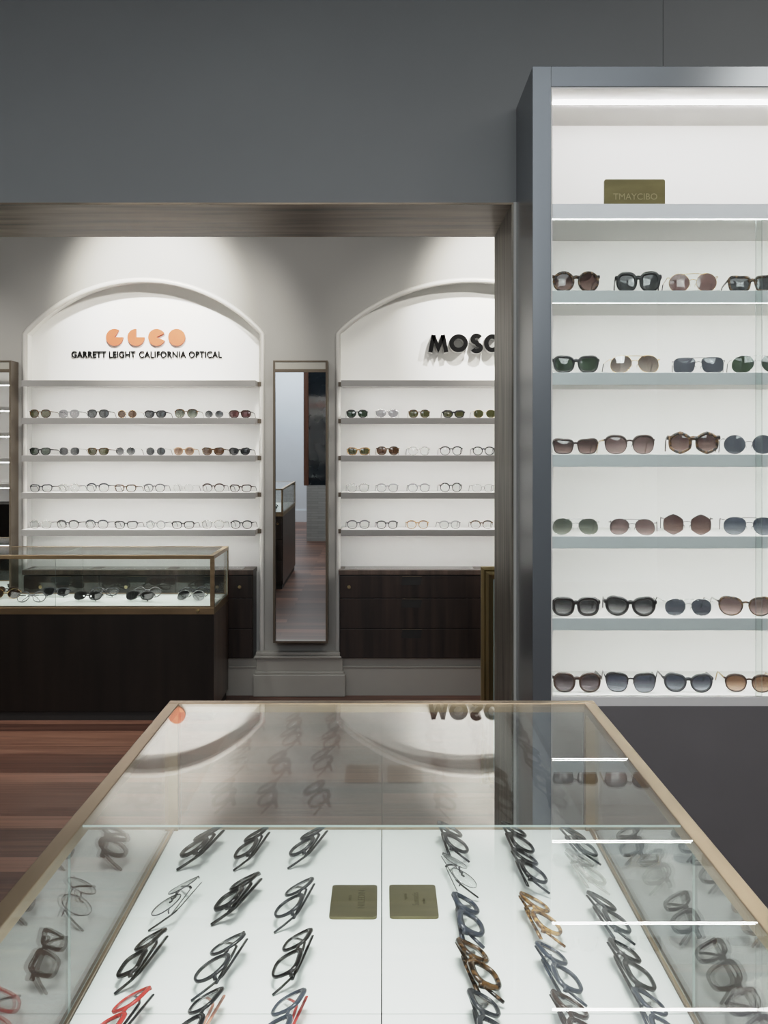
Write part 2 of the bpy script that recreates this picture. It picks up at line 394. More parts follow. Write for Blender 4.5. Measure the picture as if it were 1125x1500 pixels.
# ------------------------------------------------------------------ glass-topped show case
def show_case(name, label, x0, x1, y0, y1, zt, zd, zr, rim, brass, body, joints_x=(), joints_y=(), drawers=None, side_mat='walnut', rows=1, lock=None, led='led_c', strip=False, gl='pane', kick=.05):
    t = empty(name, ((x0 + x1) / 2, (y0 + y1) / 2, 0), label, 'display case')
    h = rim * .8; g = .006; i_ = rim * .35
    bm = bmesh.new()                                                     # top rim
    box(bm, x0, x1, y0, y0 + rim, zt - h, zt, bev=.0015); box(bm, x0, x1, y1 - rim, y1, zt - h, zt, bev=.0015)
    box(bm, x0, x0 + rim, y0 + rim, y1 - rim, zt - h, zt, bev=.0015); box(bm, x1 - rim, x1, y0 + rim, y1 - rim, zt - h, zt, bev=.0015)
    obj('top_rim', bm, brass, t)
    for x in (x0, x1 - rim * .85):
        for y in (y0, y1 - rim * .85): bx('corner_post', (x, x + rim * .85, y, y + rim * .85, zd - .004, zt - h), brass, t, bev=.001)
    bm = bmesh.new()                                                     # brass skirt round the deck
    k = .012
    box(bm, x0, x1, y0, y0 + k, zr, zd - .004, bev=.001); box(bm, x0, x1, y1 - k, y1, zr, zd - .004, bev=.001)
    box(bm, x0, x0 + k, y0 + k, y1 - k, zr, zd - .004, bev=.001); box(bm, x1 - k, x1, y0 + k, y1 - k, zr, zd - .004, bev=.001)
    obj('base_band', bm, brass, t)
    if lock:
        bm = bmesh.new(); disc(bm, (lock, (zr + zd) / 2), .011, y0 - .006, y0, n=20); disc(bm, (lock, (zr + zd) / 2), .0045, y0 - .009, y0 - .006, n=12)
        obj('lock', bm, 'lock', t)
    jx = [x0 + i_] + list(joints_x) + [x1 - i_]; jy = [y0 + i_] + list(joints_y) + [y1 - i_]
    top_axis_x = len(jx) > 2
    if top_axis_x:
        for a, b in zip(jx, jx[1:]):
            pane('top_glass', (a + .0003, b - .0003, y0 + i_, y1 - i_, zt - .0034, zt - .001), t, gl)
            pane('side_glass', (a + .0003, b - .0003, y0 + .003, y0 + .006, zd, zt - h), t, gl, 'edge_dark'); pane('side_glass', (a + .0003, b - .0003, y1 - .006, y1 - .003, zd, zt - h), t, gl, 'edge_dark')
        pane('end_glass', (x0 + .003, x0 + .006, y0 + rim, y1 - rim, zd, zt - h), t, gl); pane('end_glass', (x1 - .006, x1 - .003, y0 + rim, y1 - rim, zd, zt - h), t, gl)
    else:
        for a, b in zip(jy, jy[1:]):
            pane('top_glass', (x0 + i_, x1 - i_, a + .0003, b - .0003, zt - .0034, zt - .001), t, gl)
            pane('side_glass', (x0 + .003, x0 + .006, a + .0003, b - .0003, zd, zt - h), t, gl); pane('side_glass', (x1 - .006, x1 - .003, a + .0003, b - .0003, zd, zt - h), t, gl)
        pane('end_glass', (x0 + rim, x1 - rim, y0 + .003, y0 + .006, zd, zt - h), t, gl); pane('end_glass', (x0 + rim, x1 - rim, y1 - .006, y1 - .003, zd, zt - h), t, gl)
    bm = bmesh.new(); e = .0065; f = .004                                    # brass track along the deck edge
    box(bm, x0 + e, x0 + e + f, y0 + e, y1 - e, zd - .004, zd + .005); box(bm, x1 - e - f, x1 - e, y0 + e, y1 - e, zd - .004, zd + .005)
    box(bm, x0 + e + f, x1 - e - f, y1 - e - f, y1 - e, zd - .004, zd + .005); box(bm, x0 + e + f, x1 - e - f, y0 + e, y0 + e + f, zd - .004, zd + .005)
    obj('glass_track', bm, 'brass', t)
    dx0, dx1, dy0, dy1 = x0 + e + f, x1 - e - f, y0 + e + f, y1 - e - f
    if top_axis_x: cuts = [(a, b, dy0, dy1) for a, b in zip([dx0] + list(joints_x), list(joints_x) + [dx1])]
    else:
        xm = (x0 + x1) / 2
        cuts = [(a, b, c, d) for a, b in ((dx0, xm), (xm, dx1)) for c, d in zip([dy0] + list(joints_y), list(joints_y) + [dy1])]
    for a, b, c, d in cuts: bx('display_tray', (a + .0008, b - .0008, c + .0008, d - .0008, zd - .012, zd), 'deckm', t)
    bx('tray_bed', (dx0, dx1, dy0, dy1, zd - .02, zd - .013), 'seam', t)
    if strip:
        s = rim + .001
        for a in ((x0 + rim * .5, x0 + s + .004, y0 + s, y1 - s, zt - h - .004, zt - h), (x1 - s - .004, x1 - rim * .5, y0 + s, y1 - s, zt - h - .004, zt - h)):
            bx('light_strip', a, led, t)
    # carcass
    bm = bmesh.new(); w = .02
    box(bm, x0 + .002, x1 - .002, y0 + .002, y1 - .002, kick, zr - .0005)
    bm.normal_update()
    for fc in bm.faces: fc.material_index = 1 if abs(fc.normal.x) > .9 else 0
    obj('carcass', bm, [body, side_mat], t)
    bx('kick_board', (x0 + .012, x1 - .012, y0 + .012, y1 - .012, 0, kick), 'seam', t)
    if drawers:                                                          # three drawers on the far end
        dh = (zr - .02 - kick - .03) / 3
        for r in range(3):
            za = kick + .03 + r * dh
            d = bx('drawer', (x0 + .012, x1 - .012, y1 - .002, y1 + .014, za + .004, za + dh - .004), 'walnut', t, bev=.002)
            bm = bmesh.new(); box(bm, -.05 + (x0 + x1) / 2, .05 + (x0 + x1) / 2, y1 + .0142, y1 + .018, za + dh - .03, za + dh - .016); obj('pull', bm, 'seam', d)
            if r == 2:
                bm = bmesh.new(); disc(bm, (x1 - .05, za + dh - .05), .011, y1 + .0142, y1 + .02, n=18); obj('lock', bm, 'lock', d)
    return t
ZT, ZD = .987, .753
case = show_case('display_case', 'large brass-framed glass show case filled with eyeglasses in the front middle', -.391, .389, .64, 1.887, ZT, ZD, .715, .021, 'brass', 'walnut', joints_y=(1.264,), drawers=True, side_mat='walnut')
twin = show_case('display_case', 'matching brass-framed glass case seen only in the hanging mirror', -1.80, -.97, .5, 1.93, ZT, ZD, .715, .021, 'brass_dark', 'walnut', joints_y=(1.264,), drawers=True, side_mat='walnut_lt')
ZT2, ZD2 = .884, .6075
cx_j = (81 - CX) * 5.465 / F
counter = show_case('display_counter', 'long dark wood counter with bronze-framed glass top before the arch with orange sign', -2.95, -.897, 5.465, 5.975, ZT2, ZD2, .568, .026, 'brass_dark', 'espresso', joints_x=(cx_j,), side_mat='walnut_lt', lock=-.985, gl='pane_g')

# ------------------------------------------------------------------ drawer cabinets in the arches
def cabinet(label, x0, x1, cols, knobs):
    y0, y1, z0, z1 = 6.0, YB - .002, .222, .742
    t = empty('drawer_cabinet', ((x0 + x1) / 2, (y0 + y1) / 2, z0), label, 'cabinet')
    bx('carcass', (x0, x1, y0 + .022, y1, z0, z1 - .03), 'walnut', t)
    bm = bmesh.new(); box(bm, x0 - .004, x1 + .004, y0 - .004, y1, z1 - .028, z1, bev=.002); tp = obj('worktop', bm, 'walnut_lt', t)
    e = x0 + .08
    for a, b in cols:
        bx('glass_inset', (max(a, x0 + .03), b - .06, y0 + .03, y1 - .012, z1, z1 + .0015), 'glasstop', tp)
    zs = [z0 + .004, .398, .577, z1 - .033]
    for a, b in cols:
        for r in range(3):
            d = bx('drawer', (a + .002, b - .002, y0, y0 + .02, zs[r] + .002, zs[r + 1] - .002), 'walnut', t, bev=.0015)
            xm = (a + b) / 2; zt = zs[r + 1]
            bm = bmesh.new(); vs = [bm.verts.new(p) for p in ((xm - .058, y0 - .001, zt - .006), (xm + .058, y0 - .001, zt - .006), (xm + .05, y0 - .001, zt - .055), (xm - .065, y0 - .001, zt - .055))]
            bm.faces.new(vs); box(bm, xm - .058, xm + .058, y0 - .004, y0 + .002, zt - .006, zt - .003)
            for f_ in bm.faces: f_.material_index = 1 if len(f_.verts) == 4 and abs(f_.calc_center_median().z - zt) < .01 else 0
            obj('finger_pull', bm, ['seam', 'mframe'], d)
            if r == 2 and knobs:
                bm = bmesh.new(); disc(bm, (knobs.pop(0), zt - .095 + .03), .010, y0 - .012, y0 - .001, n=20); obj('lock', bm, 'lock', d)
    return t
cabinet('dark walnut drawer cabinet in the arch behind the long counter', -2.106, -.760, [(-2.104, -1.66), (-1.66, -1.21), (-1.21, -.762)], [-2.0, -1.5, -.835])
cabinet('dark walnut drawer cabinet below the arch with black letters', -.252, 1.328, [(-.250, .60), (.60, 1.326)], [-.195])

# ------------------------------------------------------------------ niche shelves
ORD = ['first', 'second', 'third', 'fourth', 'fifth', 'sixth', 'seventh', 'eighth']
YS = 5.945
ZSH = [H - (y - CY) * YS / F for y in (557, 612, 667, 721.5, 776)]
def shelf(label, x0, x1, z, grp):
    t = empty('wall_shelf', ((x0 + x1) / 2, YS, z), label, 'shelf', grp)
    th = .036
    bm = bmesh.new(); box(bm, x0, x1, YS, YB - .001, z - th + .006, z, bev=.0012); box(bm, x0, x1, YS, YS + .008, z - th, z - th + .0065)
    bm.normal_update()
    for f in bm.faces: f.material_index = 1 if f.normal.y < -.6 else 0
    obj('board', bm, ['white_lam', 'shelf_edge'], t)
    bx('light_strip', (x0 + .03, x1 - .03, YS + .0085, YS + .0185, z - th + .0015, z - th + .0055), 'led_n', t)
    for a, b in ((x0 - .02, x0), (x1, x1 + .02)):
        bx('bracket', (a, b, YS + .10, YS + .14, z - th + .006, z - .004), 'mframe', t)
for k, (a, b) in enumerate(NICHES):
    for r, z in enumerate(ZSH):
        nm = ('orange-sign arch', 'black-letter arch')[k]
        shelf('%s white shelf in the %s, %s' % (('topmost', 'second', 'third', 'fourth', 'lowest')[r], nm, 'holding nothing' if r == 0 else ('holding sunglasses' if r == 1 or (r == 2 and k == 0) else 'holding clear glasses' if r > 2 else 'holding mixed eyewear')), a + .022, b - .024, z, 'shelves in the ' + nm)

# ------------------------------------------------------------------ signs
YP = YB
t = empty('wall_sign', (-1.40, YP, 2.12), 'orange disc logo above small black lettering on left arch panel', 'sign')
Yd = 6.170
def P2(px, py): v = at(px, py, Yd); return (v.x, v.z)
r_ = 12.4 * Yd / F
for cxp, a0, a1 in ((167.6, 60, 0), (199, 90, 0), (229.3, 28, -22), (258.6, 0, 0)):
    bm = bmesh.new()
    disc(bm, P2(cxp, 494), r_, Yd, YP - .001, n=40, a0=math.radians(a0), a1=math.radians(360 + a1))
    obj('disc_letter', bm, 'terracotta', t)
for s, xa, xb, off in (('GARRETT LEIGHT', 104, 197.5, .0005), ('CALIFORNIA OPTICAL', 203, 324.5, .0002)):
    bm = text_bm(s, .057, off, .006, 1.04)
    x_ = [v.co.x for v in bm.verts]; w = max(x_) - min(x_); A, B = P2(xa, 519), P2(xb, 519)
    y_ = [v.co.y for v in bm.verts]; hh = max(y_) - min(y_); sc = (B[0] - A[0]) / w; sz = (9.6 * Yd / F) / hh
    for v in bm.verts: v.co = Vector(((v.co.x - min(x_)) * sc + A[0], Yd + .012 - v.co.z, (v.co.y - (max(y_) + min(y_)) / 2) * sz + A[1]))
    obj('lettering', bm, 'ink', t)
t = empty('wall_sign', (.55, YP, 2.1), 'large black raised letters on the panel of the right arch', 'sign')
yl0, yl1 = 6.10, 6.185
u = yl0 / F
def LP(px, py): v = at(px, py, yl0); return Vector((v.x, v.z))
def letter(px, w, kind):
    bm = bmesh.new(); hpx = 26.5; th = 6.6 * u
    o = LP(px, 516.0)
    def p(a, b): return (o.x + a * w * u, o.y + b * hpx * u)
    tx, tz = th / 2, th / 2
    def ring(a0, a1, n=26, cx=.5, cz=.5, rx=None, rz=None):
        rx = rx if rx is not None else w * u / 2 - tx; rz = rz if rz is not None else hpx * u / 2 - tz
        c = p(cx, cz); return [(c[0] + rx * math.cos(math.radians(a0 + (a1 - a0) * i / n)), c[1] + rz * math.sin(math.radians(a0 + (a1 - a0) * i / n))) for i in range(n + 1)]
    if kind == 'M':
        stroke(bm, [p(.10, 0), p(.27, .96)], th * .95, yl0, yl1); stroke(bm, [p(.9, 0), p(.73, .96)], th * .95, yl0, yl1)
        stroke(bm, [p(.25, .93), p(.5, .22), p(.75, .93)], th * .9, yl0, yl1)
    elif kind == 'O': stroke(bm, ring(0, 360)[:-1], th, yl0, yl1, closed=True)
    elif kind == 'C': stroke(bm, ring(42, 318), th, yl0, yl1)
    elif kind == 'S':
        rx = w * u / 2 - tx; rz = hpx * u / 4 - tz * .5
        up = ring(25, 270, 18, .5, .5 + .25 - .02, rx * .92, rz); lo = ring(90, -155, 18, .5, .25 + .0, rx, rz)
        stroke(bm, up + lo[1:], th, yl0, yl1)
    elif kind == 'T': stroke(bm, [p(0, .88), p(1, .88)], th, yl0, yl1); stroke(bm, [p(.5, .8), p(.5, 0)], th, yl0, yl1)
    obj('letter', bm, ['ink', 'letter_side'], t)
for px, w, k in ((627.5, 29, 'M'), (658, 27.5, 'O'), (688.5, 19, 'S'), (709, 24, 'C'), (733.5, 27.5, 'O'), (762.5, 20, 'T')): letter(px, w, k)

# ------------------------------------------------------------------ hanging mirrors
def wall_mirror(xl, xr, label, bits):
    y0 = 5.945; zt, zb = H + 130 * y0 / F, H - 284 * y0 / F
    t = empty('wall_mirror', ((xl + xr) / 2, YW, zb), label, 'mirror', None)
    bm = bmesh.new(); f = .012
    box(bm, xl, xl + f, y0, YW - .001, zb, zt, bev=.001); box(bm, xr - f, xr, y0, YW - .001, zb, zt, bev=.001)
    box(bm, xl + f, xr - f, y0, YW - .001, zb, zb + f, bev=.001); box(bm, xl + f, xr - f, y0, YW - .001, zt - .008, zt, bev=.001)
    obj('frame', bm, 'mframe', t)
    bx('header', (xl + f, xr - f, y0 + .004, YW - .002, zt - .05, zt - .009), 'mframe_lt', t)
    bx('header_lip', (xl + f, xr - f, y0 + .002, YW - .002, zt - .068, zt - .05), 'mframe', t)
    bm = bmesh.new(); za, zb_ = zt - .068, zb + f; tl = math.tan(math.radians(.55))
    ya = y0 + .012; box(bm, xl + f, xr - f, 0, .012, zb_, za)
    for v in bm.verts: v.co.y += ya + (za - v.co.z) * tl
    obj('mirror_plate', bm, 'mirror', t)
wall_mirror((400 - CX) * 5.945 / F, (480 - CX) * 5.945 / F, 'tall narrow mirror hung on the pillar between both arches', 1)
wall_mirror((400 - CX) * 5.945 / F - 1.856, (480 - CX) * 5.945 / F - 1.838, 'mirror cut by the picture edge, beyond the orange-sign arch', 1)
# gilt floor mirror behind the jamb
Yg = 4.43
xa = (705 - CX) * Yg / F; zt = H - (830.5 - CY) * Yg / F
t = empty('floor_mirror', (xa + .28, Yg, 0), 'low gilt-framed floor mirror standing half hidden behind the bronze jamb', 'mirror')
xb = xa + .56
bm = bmesh.new()
prof = [(0, 0), (.012, -.006), (.02, .004), (.032, -.002), (.044, .006), (.054, .012)]      # stepped moulding: inset, depth
cs = [(xa, 0.0, 1, 1), (xb, 0.0, -1, 1), (xb, zt, -1, -1), (xa, zt, 1, -1)]
loops = []
for ins, dep in prof: loops.append([bm.verts.new((x + sx * ins, Yg + dep, z + sz * ins)) for x, z, sx, sz in cs])
loops.append([bm.verts.new((x + sx * .054, Yg + .03, z + sz * .054)) for x, z, sx, sz in cs])
loops.append([bm.verts.new((x, Yg + .03, z)) for x, z, sx, sz in cs])
for A, B in zip(loops, loops[1:] + loops[:1]):
    for i in range(4): bm.faces.new((A[i], A[(i + 1) % 4], B[(i + 1) % 4], B[i]))
obj('frame', bm, 'gold', t)
bx('glass_edge', (xa + .0535, xa + .060, Yg + .0115, Yg + .0138, .055, zt - .055), 'edge', t)
bx('mirror_plate', (xa + .05, xb - .05, Yg + .014, Yg + .024, .05, zt - .05), 'mirror', t)
bm = bmesh.new()
for x in (xa + .08, xb - .08): sweep(bm, [(x, Yg + .034, zt * .8), (x, Yg + .26, .012)], .012, .012, (1, 0, 0), n=6)
obj('easel_leg', bm, 'wood_red', t)

# ------------------------------------------------------------------ tall grey cabinet on the right
UX0, UX1, UY0, UY1 = .4225, 1.90, 2.877, 3.230
xi = .4745
unit = empty('display_cabinet', (1.15, 3.05, 0), 'tall grey metal cabinet with six lit white shelves of sunglasses', 'cabinet')
ZU, ZI = 2.526, 2.469
bx('side_panel', (UX0, xi, UY0, UY1, 0, ZU), 'steel', unit, bev=.0012)
bx('side_panel', (UX1 - .052, UX1, UY0, UY1, 0, ZU), 'steel', unit, bev=.0012)
bx('top_panel', (xi, UX1 - .052, UY0, UY1, ZI, ZU), 'steel', unit, bev=.0012)
bx('back_panel', (xi, UX1 - .052, UY1 - .016, UY1, .70, ZI), 'white_lam', unit)
bx('side_liner', (xi, xi + .004, UY0 + .004, UY1 - .016, .72, ZI), 'white_lam', unit)
zb_ = H - (1035 - CY) * UY0 / F
bx('top_liner', (xi + .004, UX1 - .052, UY0 + .004, UY1 - .016, ZI - .0042, ZI), 'white_lam', unit)
bx('base', (xi, UX1 - .052, UY0 + .004, UY1 - .016, 0, zb_), 'base_grey', unit)
UZ = []
def uz(y, Y=2.885): return H - (y - CY) * Y / F
rows_px = [(298.5, 320), (425.5, 443.5), (545.5, 563.5), (665.5, 684), (785.5, 803.5), (905.5, 923.5), (1021, 1034.5)]
bx('light_strip', (xi + .006, UX1 - .06, 2.994, 3.000, ZI - .009, ZI - .0045), 'led', unit)
for i, (a, b) in enumerate(rows_px):
    y0 = UY0 if i == 0 else (2.897 if i < 6 else UY0 + .002)
    za, zb = (uz(a, y0), uz(b, y0)); UZ.append(za)
    bm = bmesh.new(); box(bm, xi + .004, UX1 - .052, y0, UY1 - .016, zb + (.005 if i < 6 else 0), za, bev=.001)
    if i < 6: box(bm, xi + .004, UX1 - .052, y0, y0 + .005, zb, zb + .0055)
    bm.normal_update()
    for f in bm.faces: f.material_index = 1 if (f.normal.y < -.6 and i < 6) else 0
    s = obj('shelf', bm, ['white_lam', 'steel_light'], unit)
    if i < 6: bx('light_strip', (xi + .006, UX1 - .06, y0 + .0055, y0 + .0135, zb + .001, zb + .0048), 'led', s)
xg = (1112 - CX) * 2.885 / F
pane('sliding_door', (xi + .001, xg + .010, 2.889, 2.8925, UZ[6] + .001, uz(321, 2.889)), unit, 'pane_g', 'edge_dark')
pane('sliding_door', (xg - .010, UX1 - .053, 2.882, 2.8855, UZ[6] + .001, uz(321, 2.882)), unit, 'pane_g', 'edge_dark')

# ------------------------------------------------------------------ brass plaques
def plaque(loc, w, h, th, label, upright, lines, rot):
    t = empty('brass_plaque', loc, label, 'plaque')
    bm = bmesh.new(); K = 5; r = .006; ps = []
    for cx_, cy_, a in ((w / 2 - r, h / 2 - r, 0), (-w / 2 + r, h / 2 - r, 90), (-w / 2 + r, -h / 2 + r, 180), (w / 2 - r, -h / 2 + r, 270)):
        for i in range(K): an = math.radians(a + 90 * i / (K - 1)); ps.append((cx_ + r * math.cos(an), cy_ + r * math.sin(an)))
    A = [bm.verts.new((x, y, 0)) for x, y in ps]; B = [bm.verts.new((x, y, th)) for x, y in ps]
    bm.faces.new(A[::-1]); bm.faces.new(B)
    for i in range(len(ps)): bm.faces.new((A[i], A[(i + 1) % len(ps)], B[(i + 1) % len(ps)], B[i]))
    X = Matrix.Rotation(PI / 2, 4, 'X') @ Matrix.Translation((0, h / 2, 0)) if upright else Matrix.Identity(4)
    bm.transform(X)
    p = obj('plate', bm, 'plaque_dark' if upright else 'plaque', t, world=False)
    for s, size, dx, dy in lines:
        bm = text_bm(s, size, 0, .0002); bm.transform(Matrix.Translation((dx, dy, th)) @ Matrix.Rotation(rot, 4, 'Z')); bm.transform(X)
        obj('engraving', bm, 'plaque_lit' if upright else 'plaque_ink', p, world=False)
    return t
a = deck(482, 1347, ZD); b = deck(548, 1300, ZD)
plaque((-.0435, (a.y + b.y) / 2, ZD + .0002), .071, abs(b.y - a.y), .004, 'square brass name plate on the white tray, left of the centre seam', False, [('NIILEDIN', .016, .012, .004), ('SMELTS', .006, -.006, .008)], PI / 2)
plaque((.0475, (a.y + b.y) / 2 + .001, ZD + .0002), .073, abs(b.y - a.y), .004, 'square brass name plate on the white tray, right of the centre seam', False, [('Sumatis', .015, .004, .004), ('optical', .008, -.012, .012), ('eyeline', .007, .016, -.004)], PI / 2)
pa = at(930, 298, 2.99)
plaque((pa.x, 3.00, UZ[0] + .0002), 89 * 3.0 / F, 49.5 * 3.0 / F, .008, 'dark brass name plate standing on the top shelf of the grey cabinet', True, [('TMAYCIBO', .026, .002, -.002)], 0)

# ------------------------------------------------------------------ eyewear
def outline(shape, w, h, n=30):
    P = {'round': (2.0, 0, 0), 'panto': (2.25, .07, 0), 'square': (2.9, .07, 0), 'wayf': (2.6, .10, .08), 'cat': (2.15, .09, .17), 'butter': (2.35, .04, .06),
         'navig': (3.4, .05, .0), 'rect': (3.6, .10, .12), 'avi': (2.2, 0, 0), 'hex': (2, 0, 0), 'drop': (2.3, .04, 0)}[shape]
    p, k, f = P; out = []
    for i in range(n):
        t = 2 * PI * (i + .5) / n; c, s = math.cos(t), math.sin(t)
        if shape == 'hex':
            m = ((t + PI / 6) % (PI / 3)) - PI / 6; r = (1 / math.cos(m)) ** .5 * .97; x, z = c * r * w / 2, s * r * h / 2
        else:
            x = math.copysign(abs(c) ** (2 / p), c) * w / 2; z = math.copysign(abs(s) ** (2 / p), s) * h / 2
        zz = z / (h / 2)
        x *= 1 + k * zz
        if x > 0 and zz > 0: z += f * h * (x / (w / 2)) * zz
        if shape in ('avi', 'navig', 'drop'):
            g = .16 if shape == 'avi' else .07
            x += g * w * max(0, -zz) * .5 - .03 * w * max(0, zz)
            if z > 0: z *= .88
        out.append((x, z))
    return out
STY = {   # rim thickness, rim depth, brow factor, bridge thickness, temple(half height, half thick), tips, double bar
    'acetate': (.0033, .0044, .45, .0040, (.0034, .0018), 0, 0), 'thick': (.0046, .0052, .35, .0054, (.0046, .0023), 0, 0), 'slim': (.0025, .0036, 1.0, .0028, (.0026, .0016), 0, 0),
    'bold': (.0042, .0050, .35, .0050, (.0040, .0015), 0, 0), 'chunky': (.0058, .0060, .25, .0064, (.0056, .0020), 0, 0), 'brow': (.0014, .0034, 3.0, .0026, (.0028, .0012), 0, 0), 'wire': (.0009, .0016, 0, .0009, (.0010, .0007), 1, 0), 'double': (.0009, .0016, 0, .0009, (.0010, .0007), 1, 1), 'rimless': (.0004, .0010, 0, .0009, (.0009, .0007), 1, 0)}
CACHE = {}
def wrap(x): return 1.15 * x * x
def front_meshes(shape, style, w, h, br):
    key = (shape, style, w, h, br)
    if key in CACHE: return CACHE[key]
    t, dp, brow, bt, (th_, tt_), tips, dbl = STY[style]
    O = outline(shape, w, h); n = len(O)
    zc = -min(z for x, z in O) + t
    cx = br / 2 + w / 2
    bm = bmesh.new(); lensb = []
    for sg in (1, -1):
        pts = []
        for i, (x, z) in enumerate(O):
            a, b = O[i - 1], O[(i + 1) % n]; d = Vector((b[0] - a[0], b[1] - a[1])).normalized(); nx, nz = d.y, -d.x
            tk = t * (1 + brow * max(0, min(1, z / (h * .5) + .15)))
            pts.append((x, z, nx, nz, tk))
        rings = []
        for x, z, nx, nz, tk in pts:
            R = []
            for o_, y_ in ((-.35, -.5), (.35, -.62), (1, -.35), (1, .35), (.35, .5), (-.35, .5)):
                px = sg * (cx + x + nx * tk * o_); R.append(bm.verts.new((px, wrap(px) + y_ * dp, zc + z + nz * tk * o_)))
            rings.append(R)
        for i in range(n):
            A, B = rings[i], rings[(i + 1) % n]
            for j in range(6): bm.faces.new((A[j], A[(j + 1) % 6], B[(j + 1) % 6], B[j]))
        lb = bmesh.new()
        ring = [lb.verts.new((sg * (cx + x), wrap(cx + x) - .0005, zc + z)) for x, z in O]
        mid = [lb.verts.new((sg * (cx + x * .55), wrap(cx + x * .55) - .0016, zc + z * .55)) for x, z in O]
        c = lb.verts.new((sg * cx, wrap(cx) - .0021, zc))
        for i in range(n):
            j = (i + 1) % n; lb.faces.new((ring[i], ring[j], mid[j], mid[i])); lb.faces.new((mid[i], mid[j], c))
        bmesh.ops.recalc_face_normals(lb, faces=lb.faces[:])
        me = bpy.data.meshes.new('lens'); lb.to_mesh(me); lb.free()
        for p in me.polygons: p.use_smooth = True
        lensb.append(me)
    # bridge
    zb = zc + h * (.20 if style not in ('wire', 'double', 'rimless') else .10); hb = br / 2 + w * .06
    sweep(bm, [(-hb, wrap(hb), zb - .001), (-hb * .55, 0, zb + .0028), (0, -.0005, zb + .004), (hb * .55, 0, zb + .0028), (hb, wrap(hb), zb - .001)], dp * .45, bt, (0, 1, 0), n=6)
    if dbl:
        zt = zc + h * .40 * (.92 if shape in ('avi', 'navig', 'drop') else 1.1)
        xb = br / 2 + w * .42; sweep(bm, [(-xb, wrap(xb), zt - .001), (-xb * .5, 0, zt + .0026), (0, 0, zt + .003), (xb * .5, 0, zt + .0026), (xb, wrap(xb), zt - .001)], .0009, .0009, (0, 1, 0), n=6)
    # end pieces and nose pads
    zt = zc + h * (.30 if shape not in ('avi', 'navig') else .22); xh = br / 2 + w + t + (.0035 if tips else .0025)
    xe = max(x for x, z in O if abs(z - (zt - zc)) < h * .2) + cx
    for sg in (1, -1):
        sweep(bm, [(sg * (xe - .001), wrap(xe), zt), (sg * (xh - .0005), wrap(xe) + .001, zt + .0005), (sg * xh, wrap(xe) + .0045, zt)], tt_ * 1.2 if not tips else .001, th_ * 1.15, (1, 0, .01), n=6)
        if tips or style == 'brow':
            sweep(bm, [(sg * hb * .9, .001, zb - .006), (sg * hb * .55, .006, zb - .009), (sg * hb * .5, .007, zb - .015)], .0006, .0016, (1, 0, 0), n=5)
    bmesh.ops.recalc_face_normals(bm, faces=bm.faces[:])
    me = bpy.data.meshes.new('frame'); bm.to_mesh(me); bm.free()
    for p in me.polygons: p.use_smooth = True
    CACHE[key] = (me, lensb, Vector((xh, wrap(xe) + .0045, zt)), zc)
    return CACHE[key]
def temple_meshes(style, zt):
    key = ('temple', style, round(zt, 4))
    if key in CACHE: return CACHE[key]
    t, dp, brow, bt, (hh, tt), tips, dbl = STY[style]
    drop = min(zt - .002, .038)
    path = [(0, -.001, 0), (0, .03, -.02 * drop), (0, .075, -.06 * drop), (0, .095, -.10 * drop), (0, .107, -.28 * drop), (0, .120, -.62 * drop), (0, .132, -drop)]
    out = []
    bm = bmesh.new(); end = 4 if tips else 7
    sweep(bm, path[:end + (1 if tips else 0)], tt, (lambda s: hh * (1 - .35 * s)) if not tips else hh, (1, 0, 0), n=6)
    me = bpy.data.meshes.new('temple'); bmesh.ops.recalc_face_normals(bm, faces=bm.faces[:]); bm.to_mesh(me); bm.free(); out.append(me)
    if tips:
        bm = bmesh.new(); sweep(bm, path[3:], .0013, .0021, (1, 0, 0), n=6); me = bpy.data.meshes.new('temple_tip'); bmesh.ops.recalc_face_normals(bm, faces=bm.faces[:]); bm.to_mesh(me); bm.free(); out.append(me)
    for m_ in out:
        for p in m_.polygons: p.use_smooth = True
    CACHE[key] = out
    return out
MEC = {}
def with_mat(me, m):
    k = (me.name, m)
    if k not in MEC:
        c = me.copy(); c.materials.clear(); c.materials.append(M[m]); MEC[k] = c
    return MEC[k]
def link(name, me, parent, loc=None, rz=0):
    o = bpy.data.objects.new(name, me); COL.objects.link(o); o.parent = parent
    if loc is not None: o.location = loc
    if rz: o.rotation_euler = (0, 0, rz)
    return o
RATIO = {'round': .95, 'panto': .86, 'square': .76, 'wayf': .72, 'cat': .74, 'butter': .88, 'navig': .74, 'rect': .62, 'avi': .97, 'hex': .88, 'drop': .88}
def eyewear(shape, style, fm, lm, W, label, group, temple=None, ratio=None, folded=False, brf=.135, tipm=None):
    """W: overall front width; temples open behind the front, or folded across it"""
    br = W * brf; t = STY[style][0]; w = (W - br - 2 * t - .006) / 2; h = w * (ratio or RATIO[shape])
    q_ = lambda v: round(v, 4)
    fr, ls, hinge, zc = front_meshes(shape, style, q_(w), q_(h), q_(br))
    sun = not lm.startswith('l_clear')
    root = empty('sunglasses' if sun else 'glasses', (0, 0, 0), label, 'sunglasses' if sun else 'glasses', group)
    link('frame', with_mat(fr, fm), root)
    for me in ls: link('lens', with_mat(me, lm), root)
    tm = temple_meshes(style, hinge.z)
    for k, sg in enumerate((1, -1)):
        rz = 0.0
        loc = Vector((sg * hinge.x, hinge.y, hinge.z))
        if folded: rz = sg * math.radians(91.0 if k == 0 else 90.0); loc.y += .0035 if k == 0 else .0075
        o = link('temple', with_mat(tm[0], temple or fm), root, loc, rz)
        if len(tm) > 1: link('temple_tip', with_mat(tm[1], tipm or 'black'), o)
    return root
